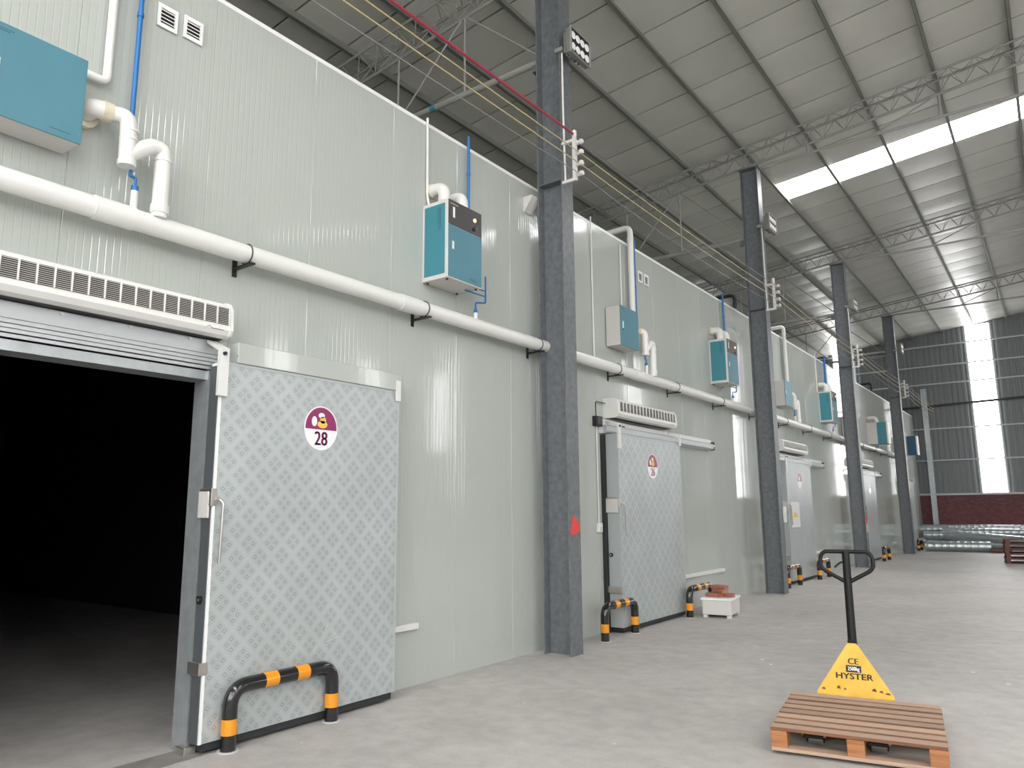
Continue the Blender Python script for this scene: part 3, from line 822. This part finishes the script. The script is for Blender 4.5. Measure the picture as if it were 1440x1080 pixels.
def end_unit(x0, x1, y, z0, H, lab, front='teal_side'):
    t = empty('wall_unit', (x0, y, z0), lab, 'wall unit', 'far wall units')
    w = x1 - x0
    MB().box(0, w * .52, 0, .42, 0, H, .006).part('case', 'cabinet', t)
    MB().box(w * .52, w, .0, .42, .0, H, .006).part('front_panel', front, t)
    MB().box(w, w + .04, .0, .42, .0, H).part('edge_strip', 'white_paint', t)
    e = MB().tube(fillet([(0, .15, H + .16), (.26, .15, H + .18), (.30, .15, H - .02)], .12, 6), .06, 14).part('duct_elbow', 'pvc', t)
    MB().tube([(.02, .15, H + .16), (.06, .15, H + .16)], .08, 12).part('foam_seal', 'foam', e)
    MB().tube(fillet([(.25, .30, 0), (.25, .30, -.08), (.18, .30, -.08), (.18, .30, -.15)], .02, 3), .012, 6).part('drain_tube', 'blue_pvc', t)
    return t
end_unit(.0, .58, 26.5, 3.62, .70, 'wall unit half grey half teal between the third and farthest columns')
end_unit(.0, .66, 32.0, 3.56, .72, 'dark blue wall unit peeking out behind the farthest column', 'deep_blue')

# ---- white drain traps beside the small cabinets
def trap(y, lab, z0=3.55):
    """origin below the downpipe where it meets the long drain"""
    t = empty('drain_trap', (0, y, z0), lab, 'drain trap', 'white drain traps of the small cabinets')
    z = lambda v: v - 3.55
    x = .19; r = .052
    a = MB().tube(fillet([(.0, -.45, z(4.14)), (.12, -.45, z(4.15)), (.13, -.36, z(4.15))], .08, 6), r + .008, 16).part('wall_elbow', 'pvc', t)
    MB().tube([(.005, -.45, z(4.12)), (.04, -.45, z(4.12))], r + .028, 14).part('foam_seal', 'foam', a)
    MB().tube([(.13, -.40, z(4.15)), (.13, -.34, z(4.15))], r + .014, 14).part('foam_ring', 'foam', a)
    b = MB().tube(fillet([(.12, -.36, z(4.15)), (x, -.25, z(4.15)), (x, -.24, z(3.82))], .09, 7), r, 16).part('down_leg', 'pvc', t)
    for zz in (4.05, 3.99): MB().tube([(x, -.24, z(zz) - .008), (x, -.24, z(zz) + .008)], r + .006, 16).part('collar', 'pvc', b)
    MB().tube([(x, -.24, z(3.80)), (x, -.24, z(3.84))], r + .006, 16).part('clean_out_cap', 'pvc', b)
    c = MB().tube(fillet([(x, -.24, z(3.88)), (x, -.09, z(4.01)), (x, -.0, z(4.01)), (x, .0, z(3.52))], .09, 8), r, 16).part('return_bend', 'pvc', t)
    MB().tube([(x, 0, z(3.92)), (x, 0, z(3.94))], r + .006, 16).part('collar', 'pvc', c)
    MB().tube([(x, 0, z(3.55)), (x, 0, z(3.61))], r + .008, 16).part('collar', 'pvc', c)
    s = MB().tube(fillet([(.16, -.19, z(3.83)), (.16, -.20, z(3.76)), (.16, -.16, z(3.76)), (.16, -.16, z(3.70))], .015, 3), .011, 8)
    s.tube([(.16, -.16, z(3.70)), (.16, -.16, z(3.665))], .024, 10)
    s.part('blue_drain', 'blue_pvc', t)
    MB().tube([(.16, -.16, z(3.665)), (.16, -.16, z(3.54))], .023, 10).part('drain_funnel', 'pvc', t)
    return t
tA = trap(2.44, 'large white drain trap beside the leftmost teal cabinet')
dup(tA, (0, 10.07, 3.55), 'white drain trap beside the cabinet right of the nearest column')
dup(tA, (0, 17.75, 3.55), 'white drain trap beside the cabinet right of the second column')
dup(tA, (0, 24.0, 3.55), 'white drain trap just right of the third column')

# ---- risers: blue conduits and white insulated pipes
def riser(y, z0, z1, r, mat, lab, cat='pipe', name='blue_riser', x=.06, group='blue riser pipes'):
    MB().tube([(x, y, z0), (x, y, z1)], r, 10).tube([(x, y, z0 + (z1 - z0) * .55), (x, y, z0 + (z1 - z0) * .55 + .03)], r + .006, 10).thing(name, mat, lab, cat, group)
riser(2.27, 4.16, 5.66, .017, 'blue_pvc', 'blue riser pipe near the left edge, above the large drain trap')
riser(5.88, 4.62, 5.62, .017, 'blue_pvc', 'blue riser pipe above the tall unit left of the nearest column')
riser(9.83, 4.30, 5.62, .019, 'blue_pvc', 'dark blue riser pipe just right of the nearest column')
riser(13.55, 4.62, 5.62, .019, 'blue_pvc', 'blue riser pipe above the tall unit left of the second column')
riser(17.55, 4.30, 5.5, .02, 'blue_pvc', 'blue riser pipe just right of the second column')
riser(21.2, 4.62, 5.66, .03, 'blue_pvc', 'blue riser pipe above the tall unit left of the third column')
def overpipe(y, zb, r, mat, lab, x=.09, ztop=5.76):
    MB().tube(fillet([(-.9, y, ztop - .03), (x, y, ztop), (x, y, zb)], .10, 6), r, 12).tube([(x, y, 5.56), (x, y, 5.585)], r + .008, 12).thing('insulated_pipe', mat, lab, 'pipe', 'pipes bent over the wall top')
overpipe(9.66, 4.30, .045, 'pvc', 'white pipe bent over the wall top right of the nearest column')
overpipe(14.15, 5.50, .035, 'black', 'black pipe bent over the wall top left of the second column')
overpipe(17.40, 4.36, .045, 'pvc', 'white pipe bent over the wall top right of the second column')
overpipe(27.4, 5.50, .035, 'black', 'black pipe bent over the wall top beyond the third column')
MB().tube(fillet([(.05, 2.09, 5.5), (.05, 2.09, 4.40), (.05, 1.80, 4.40)], .05, 5), .028, 10).thing('conduit', 'pvc', 'white conduit turning into the leftmost teal cabinet', 'conduit')
MB().tube(fillet([(.02, 5.26, 5.58), (.02, 5.27, 4.72), (.03, 5.29, 4.62)], .03, 4), .013, 8).thing('conduit', 'pvc', 'thin white conduit down to the tall unit left of the nearest column', 'conduit')
MB().tube([(.02, 8.60, 5.60), (.02, 8.60, 4.5), (.02, 8.60, 3.58)], .011, 8).thing('conduit', 'pvc', 'thin white conduit on a panel joint just right of the nearest column', 'conduit')
MB().tube([(.02, 9.45, 5.45), (.02, 9.45, 4.40)], .011, 8).thing('conduit', 'pvc', 'thin white conduit above the small cabinet right of the nearest column', 'conduit')
MB().tube([(.015, 20.4, 5.6), (.015, 20.4, 4.6)], .014, 8).thing('conduit', 'pvc', 'thin white conduit above the tall unit left of the third column', 'conduit')
# pull switch and its conduit beside the second door
t = empty('pull_switch', (0, 8.62, 1.27), 'small white pull switch on a thin conduit beside the nearest column', 'switch')
MB().tube([(.015, 0, .12), (.015, 0, 1.385)], .009, 8).part('conduit', 'pvc', t)
MB().box(0, .045, -.05, .05, .0, .12, .008).part('switch_box', 'pvc', t)
MB().box(.045, .055, -.02, .02, .02, .07, .002).part('button', 'cabinet', t)
t = empty('junction_box', (0, 8.62, 2.66), 'dark junction box at the top corner of the door with sticker 26', 'box')
MB().box(0, .07, -.08, .08, 0, .13, .006).part('box', 'black', t)
MB().box(.07, .076, -.06, .06, .02, .11, .002).part('lid', 'charcoal', t)
MB().tube(fillet([(.03, -.03, .13), (.03, -.03, .33), (.03, .28, .33)], .03, 4), .007, 6).part('cable', 'black', t)
# wedge-shaped hood beside the nearest column
MB().prism([(0, 5.14), (.015, 5.14), (.13, 5.30), (.13, 5.33), (0, 5.33)], 'y', 7.0, 7.16).thing('vent_hood', 'cabinet', 'small grey wedge-shaped hood peeking out behind the nearest column', 'hood')

# ---- louvred vents
def vent(y, z, lab):
    t = empty('wall_vent', (0, y, z), lab, 'vent', 'louvred wall vents')
    MB().box(0, .006, 0, .15, 0, .18).part('back', 'grille_dark', t)
    MB().box(0, .02, 0, .15, 0, .03).box(0, .02, 0, .15, .15, .18).box(0, .02, 0, .022, .03, .15).box(0, .02, .128, .15, .03, .15).part('frame', 'white_trim', t)
    for i in range(4):
        z0 = .036 + i * .029
        MB().add([(.008, .022, z0 + .020), (.008, .128, z0 + .020), (.022, .128, z0 + .004), (.022, .022, z0 + .004), (.008, .022, z0 + .023), (.008, .128, z0 + .023)],
                 [(0, 1, 2, 3), (3, 2, 5, 4)]).part('louvre', 'white_trim', t)
    return t
v = vent(2.41, 5.03, 'left of two louvred vents at the upper left wall')
dup(v, (0, 2.61, 5.045), 'right of two louvred vents at the upper left wall')
dup(v, (0, 10.04, 5.02), 'left of two small vents below the wall top past the nearest column')
dup(v, (0, 10.25, 5.02), 'right of two small vents below the wall top past the nearest column')

# ================================================================== FLOOR OBJECTS
def barrier(x, y0, y1, lab, h=.40, r=.051):
    t = empty('safety_barrier', (x, (y0 + y1) / 2, 0), lab, 'barrier', 'black and yellow hoop barriers')
    L = (y1 - y0) / 2
    path = fillet([(0, -L, 0), (0, -L, h), (0, L, h), (0, L, 0)], .13, 8)
    MB().tube(path, r, 18).part('hoop', 'black_gloss', t)
    for s in (-1, 1):
        MB().tube([(0, s * L, .105), (0, s * L, .205)], r + .0015, 18, False).part('yellow_band', 'yellow_gloss', t)
        MB().cyl((0, s * L, 0), (0, s * L, .006), r + .02, 18).part('foot_plate', 'girt', t)
    for c in (-.135, .135):
        c *= L / .435
        MB().tube([(0, c - .055, h), (0, c + .055, h)], r + .0015, 18, False).part('yellow_band', 'yellow_gloss', t)
    return t
barrier(.29, 3.12, 3.99, 'black and yellow hoop barrier in front of the open door')
barrier(.32, 8.16, 8.95, 'black and yellow hoop barrier left of the door with sticker 26')
barrier(.36, 10.62, 11.48, 'black and yellow hoop barrier behind the brick-topped crate')
barrier(.38, 15.45, 16.28, 'hoop barrier at the foot of the second column')
barrier(.42, 17.68, 18.5, 'hoop barrier midway between second and third columns')
barrier(.52, 24.6, 25.4, 'hoop barrier just right of the third column')
barrier(.52, 31.2, 31.95, 'hoop barrier just right of the farthest column')

# crate with bricks
t = empty('crate', (.66, 11.08, 0), 'low whitish crate with red bricks on top', 'crate', rz=R(8))
MB().box(-.21, .21, -.30, .30, .04, .27, .012).part('body', 'crate', t)
MB().box(-.225, .225, -.315, .315, .245, .275, .008).part('rim', 'white_trim', t)
for sx in (-.17, .17):
    for sy in (-.25, .25): MB().box(sx - .03, sx + .03, sy - .035, sy + .035, 0, .045).part('foot', 'crate', t)
def brick(loc, rz, lab, ry=0):
    o = MB().box(-.0575, .0575, -.12, .12, 0, .053, .004).thing('brick', 'brick_red', lab, 'brick', 'red bricks on the crate')
    o.location = loc; o.rotation_euler = (0, ry, rz)
brick((.60, 10.98, .2755), R(80), 'lower left red brick on the crate')
brick((.74, 11.08, .2755), R(84), 'lower right red brick on the crate')
brick((.60, 11.12, .2755), R(80), 'lower back red brick on the crate')
brick((.67, 11.03, .3295), R(60), 'upper red brick on top of the crate')
brick((.64, 11.10, .3835), R(75), 'topmost red brick of the pile on the crate')

# signs and tags
t = empty('warning_sign', (.239, 16.44, 1.16), 'pale warning sign with yellow triangle on the door past the second column', 'sign')
MB().box(0, .012, 0, .64, 0, .54, .003).part('plate', 'white_paint', t)
MB().add([(.0125, .12, .22), (.0125, .50, .22), (.0125, .31, .34), (.014, .12, .22), (.014, .50, .22), (.014, .31, .34)], [(0, 1, 2), (3, 5, 4), (0, 3, 4, 1), (1, 4, 5, 2), (2, 5, 3, 0)]).part('triangle', 'warning_yellow', t)
t = empty('control_box', (CX1 + .115, 14.55, 1.30), 'small white rounded box on the far side of the second column', 'box')
MB().box(.0, .05, .04, .13, .0, .30, .015).part('housing', 'pvc', t)
MB().box(.05, .056, .06, .11, .06, .20, .002).part('cover', 'cabinet', t)
def tagpiece(y, x, z, pts, mat, lab):
    q = [(x, y + a, z + b) for a, b in pts]; n = len(q)
    MB().add(q + [(x + .004, p[1], p[2]) for p in q], [tuple(range(n))[::-1], tuple(range(n, 2 * n))] + [(i, (i + 1) % n, n + (i + 1) % n, n + i) for i in range(n)]).thing('tag', mat, lab, 'tag')
tagpiece(7.22, CX1 + .001, 1.30, [(-.10, 0), (-.02, -.02), (.10, .02), (.10, .11), (.03, .16), (.0, .20), (-.04, .20), (-.05, .14), (-.08, .08)], 'red_tag', 'torn red tag on the nearest column')
tagpiece(22.00, CX1 + .121, 1.17, [(-.12, .02), (.10, 0), (.12, .14), (.0, .20), (-.12, .14)], 'red_tag', 'red tag on the third column')
tagpiece(22.02, CX1 + .121, .92, [(-.06, .0), (.10, 0), (.11, .24), (-.05, .24)], 'tan_tag', 'tan paper tag below the red tag on the third column')

# ---- wooden pallet on the pallet truck
PAL = empty('wooden_pallet', (3.655, 5.70, .022), 'brown wooden pallet on the yellow pallet truck', 'pallet', rz=R(8.5))
PWX, PDY = 1.0, 1.05
nb = 8; bw = .096; gap = (PDY - nb * bw) / (nb - 1)
bmesh_ = None
for i in range(nb):
    y = -PDY / 2 + i * (bw + gap)
    o = MB().box(-PWX / 2, PWX / 2, 0, bw, 0, .022, .003).part('deck_board', 'pallet_top', PAL, (random.uniform(-.004, .004), y, .122 + random.uniform(.0, .004)))
    o.data.materials.append(MATS['pallet_edge'])          # raw brown edges, darkened further as shade in the gaps; top bleached
    for p in o.data.polygons: p.material_index = 0 if p.normal.z > .6 else 1
me = MB().box(-.05, .05, -PDY / 2, PDY / 2, 0, .022).mesh('bearer'); me.materials.append(MATS['pallet_block'])
for x in (-.45, 0, .45): shared('bearer', me, PAL, (x, 0, .0995))
me = MB().box(-.05, .05, -.06, .06, 0, .078, .003).mesh('block'); me.materials.append(MATS['pallet_block'])
for x in (-.45, 0, .45):
    for y in (-PDY / 2 + .06, 0, PDY / 2 - .06): shared('block', me, PAL, (x, y, .0215))
for y in (-PDY / 2 + .05, 0, PDY / 2 - .05):
    MB().box(-PWX / 2, PWX / 2, -.05, .05, 0, .022, .002).part('bottom_board', 'pallet_top', PAL, (0, y, 0))

# ---- yellow pallet truck
J = empty('pallet_truck', (3.462, 6.50, 0), 'yellow hand pallet truck with black handle, under the wooden pallet', 'pallet truck', rz=R(8.5))
for s in (-1, 1):
    f = MB().box(s * .19 - .075, s * .19 + .075, -1.16, .0, .083, .118, .006).part('fork', 'jack_yellow', J)
    MB().prism([(-1.16, .083), (-1.16, .118), (-1.20, .10), (-1.20, .083)], 'x', s * .19 - .06, s * .19 + .06).part('fork_tip', 'jack_black', f)
    MB().cyl((s * .19 - .045, -1.02, .042), (s * .19 + .045, -1.02, .042), .041, 14).part('load_roller', 'chrome', f)
    MB().box(s * .19 - .055, s * .19 - .048, -1.08, -.86, .03, .09).box(s * .19 + .048, s * .19 + .055, -1.08, -.86, .03, .09).part('roller_fork', 'jack_black', f)
# sloping heel plate
YB, YT, ZB_, ZT_ = -.035, .03, .085, .50
def onplate(u, v, off=0.):
    k = (v - ZB_) / (ZT_ - ZB_)
    return (u, YB + (YT - YB) * k - off, v)
outline = [(-.272, .085), (.272, .085), (.272, .135), (.05, .475), (.03, .50), (-.03, .50), (-.05, .475), (-.272, .135)]
n = len(outline)
pl = MB().add([onplate(*q) for q in outline] + [onplate(q[0], q[1], -.012) for q in outline],
              [tuple(range(n)), tuple(range(n, 2 * n))[::-1]] + [(i, (i + 1) % n, n + (i + 1) % n, n + i) for i in range(n)]).part('heel_plate', 'jack_yellow', J)
[text_part('CE', .062, lambda u, v: onplate(u + q, .366 + v, .0012 + abs(q) * .05), 'print_dark', pl, sx=1.05) for q in (-.0018, .0018)]
MB().add([onplate(-.055, .288, .001), onplate(.055, .288, .001), onplate(.055, .338, .001), onplate(-.055, .338, .001)], [(0, 1, 2, 3)]).part('rating_plate', 'print_dark', pl)
[text_part('2500kg', .040, lambda u, v: onplate(u + q, .313 + v, .002 + abs(q) * .05), 'print_white', pl, sx=.72) for q in (-.0012, .0012)]
[text_part('HYSTER', .060, lambda u, v: onplate(u + q, .256 + v + w_, .0012 + abs(q) * .05), 'print_dark', pl, sx=1.28) for q, w_ in ((-.0022, 0), (.0022, 0), (0, .0025))]
for (u, v, w_, h_) in ((-.13, .165, .03, .02), (-.08, .16, .02, .012), (.12, .165, .035, .02), (.17, .16, .03, .014), (.21, .15, .04, .012), (-.24, .15, .03, .014)):
    MB().add([onplate(u, v, .0011), onplate(u + w_, v - .004, .0011), onplate(u + w_ * .7, v + h_, .0011), onplate(u + w_ * .2, v + h_ * .8, .0011)], [(0, 1, 2, 3)]).part('worn_patch', 'old_wood', pl)
MB().box(-.06, .06, .0, .14, .10, .30, .01).part('pump_body', 'jack_black', J)
MB().cyl((0, .10, .28), (0, .10, .46), .035, 14).part('pump_piston', 'chrome', J)
for s in (-1, 1): MB().cyl((s * .05 - .025, .12, .085), (s * .05 + .025, .12, .085), .085, 20).part('steer_wheel', 'rubber', J)
MB().prism([(-.04, .36), (.04, .36), (.032, .52), (-.032, .52)], 'y', .06, .14).part('handle_socket', 'jack_black', J)
MB().tube([(0, .10, .42), (0, .125, .75), (0, .152, 1.205)], .03, 12, True, [.034, .032, .030]).part('handle_shaft', 'jack_black', J)
hy = lambda z: .10 + (z - .42) * .067
loop = [(0, .955), (-.172, 1.052), (-.197, 1.085), (-.195, 1.165), (-.165, 1.203), (.165, 1.203), (.195, 1.165), (.197, 1.085), (.172, 1.052), (0, .955)]
pts = fillet([(q[0], hy(q[1]), q[1]) for q in loop], .03, 3)
MB().tube(pts, .0165, 10).part('handle_loop', 'jack_black', J)
MB().tube(fillet([(.0, hy(1.13), 1.125), (-.05, hy(1.12) - .01, 1.115), (-.09, hy(1.1) - .02, 1.075)], .02, 3), .008, 8).part('release_lever', 'jack_black', J)

# ---- far end: ducts, post, stacked timber
def duct(p0, p1, r, lab):
    p0, p1 = Vector(p0), Vector(p1); L = (p1 - p0).length; n = max(4, int(L / .22))
    pts = []; rad = []
    for i in range(n):
        for dt, rr in ((0, r), (.42, r), (.47, r + .003), (.53, r + .003), (.58, r)):
            pts.append(p0 + (p1 - p0) * ((i + dt) / n)); rad.append(rr)
    pts.append(p1); rad.append(r)
    return MB().tube(pts, r, 18, True, rad).thing('spiral_duct', 'duct', lab, 'duct', 'silver ducts piled by the far wall')
duct((.72, 31.3, .186), (2.75, 31.45, .186), .18, 'lowest front silver spiral duct of the pile on the floor')
duct((.50, 33.3, .186), (6.0, 33.3, .186), .18, 'silver duct lying on the floor behind the front one')
duct((.45, 33.3, .52), (1.6, 33.3, .52), .15, 'short silver duct at the left of the pile, second layer')
duct((1.25, 32.7, .55), (5.2, 31.2, .30), .17, 'slanting plain silver duct across the pile')
duct((.10, 35.2, .196), (6.5, 35.2, .196), .19, 'silver duct on the floor nearest the far wall')
duct((.10, 34.6, .70), (1.2, 34.6, .72), .14, 'short silver duct at the upper left of the pile')
duct((1.0, 34.3, .62), (6.5, 34.2, .60), .16, 'bright silver duct in the upper layer of the pile')
duct((.1, 35.6, .78), (6.5, 35.6, .78), .10, 'topmost thin silver duct along the brick wall')
for x in (.8, 5.2): MB().box(x - .08, x + .08, 33.9, 35.75, .392, .43).thing('spacer_plank', 'old_wood', 'left spacer plank within the duct pile' if x < 2 else 'right spacer plank within the duct pile', 'plank')
t = empty('steel_post', (.58, 36.1, 0), 'slim pale steel post standing before the far wall', 'post')
MB().box(-.10, -.085, -.06, .06, 0, 6.62).part('flange', 'galv', t)
MB().box(.085, .10, -.06, .06, 0, 6.62).part('flange', 'galv', t)
MB().box(-.085, .085, -.006, .006, 0, 6.62).part('web', 'galv', t)
MB().tube([(-3, 36.45, 5.80), (9, 36.45, 6.1)], .05, 8).thing('dark_pipe', 'deck', 'dark pipe running across the far wall', 'pipe')

def far_pallet(z, lab):
    t = empty('timber_pallet', (4.05, 25.9, z), lab, 'pallet', 'dark red-brown pallets stacked at the right edge', rz=R(6))
    for i in range(6): MB().box(-.62, .62, -.5 + i * .175, -.5 + i * .175 + .12, .11, .135).part('deck_board', 'old_wood', t)
    for x in (-.55, 0, .55):
        MB().box(x - .05, x + .05, -.5, .5, .09, .11).part('bearer', 'old_wood', t)
        for y in (-.44, 0, .44): MB().box(x - .05, x + .05, y - .06, y + .06, .02, .09).part('block', 'old_wood', t)
    for y in (-.44, 0, .44): MB().box(-.62, .62, y - .05, y + .05, 0, .02).part('bottom_board', 'old_wood', t)
    return t
fp = far_pallet(0, 'bottom dark red-brown pallet of the stack at the right edge')
dup(fp, (4.06, 25.9, .136), 'second dark red-brown pallet up in the stack at the right edge')
dup(fp, (4.03, 25.92, .272), 'third dark red-brown pallet up in the stack at the right edge')
dup(fp, (4.05, 25.9, .408), 'fourth dark red-brown pallet up in the stack at the right edge')
dup(fp, (4.07, 25.88, .544), 'topmost dark red-brown pallet of the stack at the right edge')
MB().box(2.75, 3.35, 31.0, 31.5, 0, .10, .01).thing('timber_block', 'old_wood', 'dark timber block at the right end of the front duct', 'timber')

# bits on the floor
for i, (x, y) in enumerate(((2.35, 7.9), (2.2, 8.1), (4.05, 8.6), (4.35, 8.2))):
    labs = ['small pale paper scrap left of the pallet truck', 'tiny paper scrap further left of the pallet truck', 'small pale paper scrap right of the pallet truck', 'tiny paper scrap nearer right of the pallet truck']
    MB().prism([(x, y), (x + .03, y + .008), (x + .022, y + .035), (x - .006, y + .026)], 'z', 0, .002).thing('paper_scrap', 'print_white', labs[i], 'paper scrap')
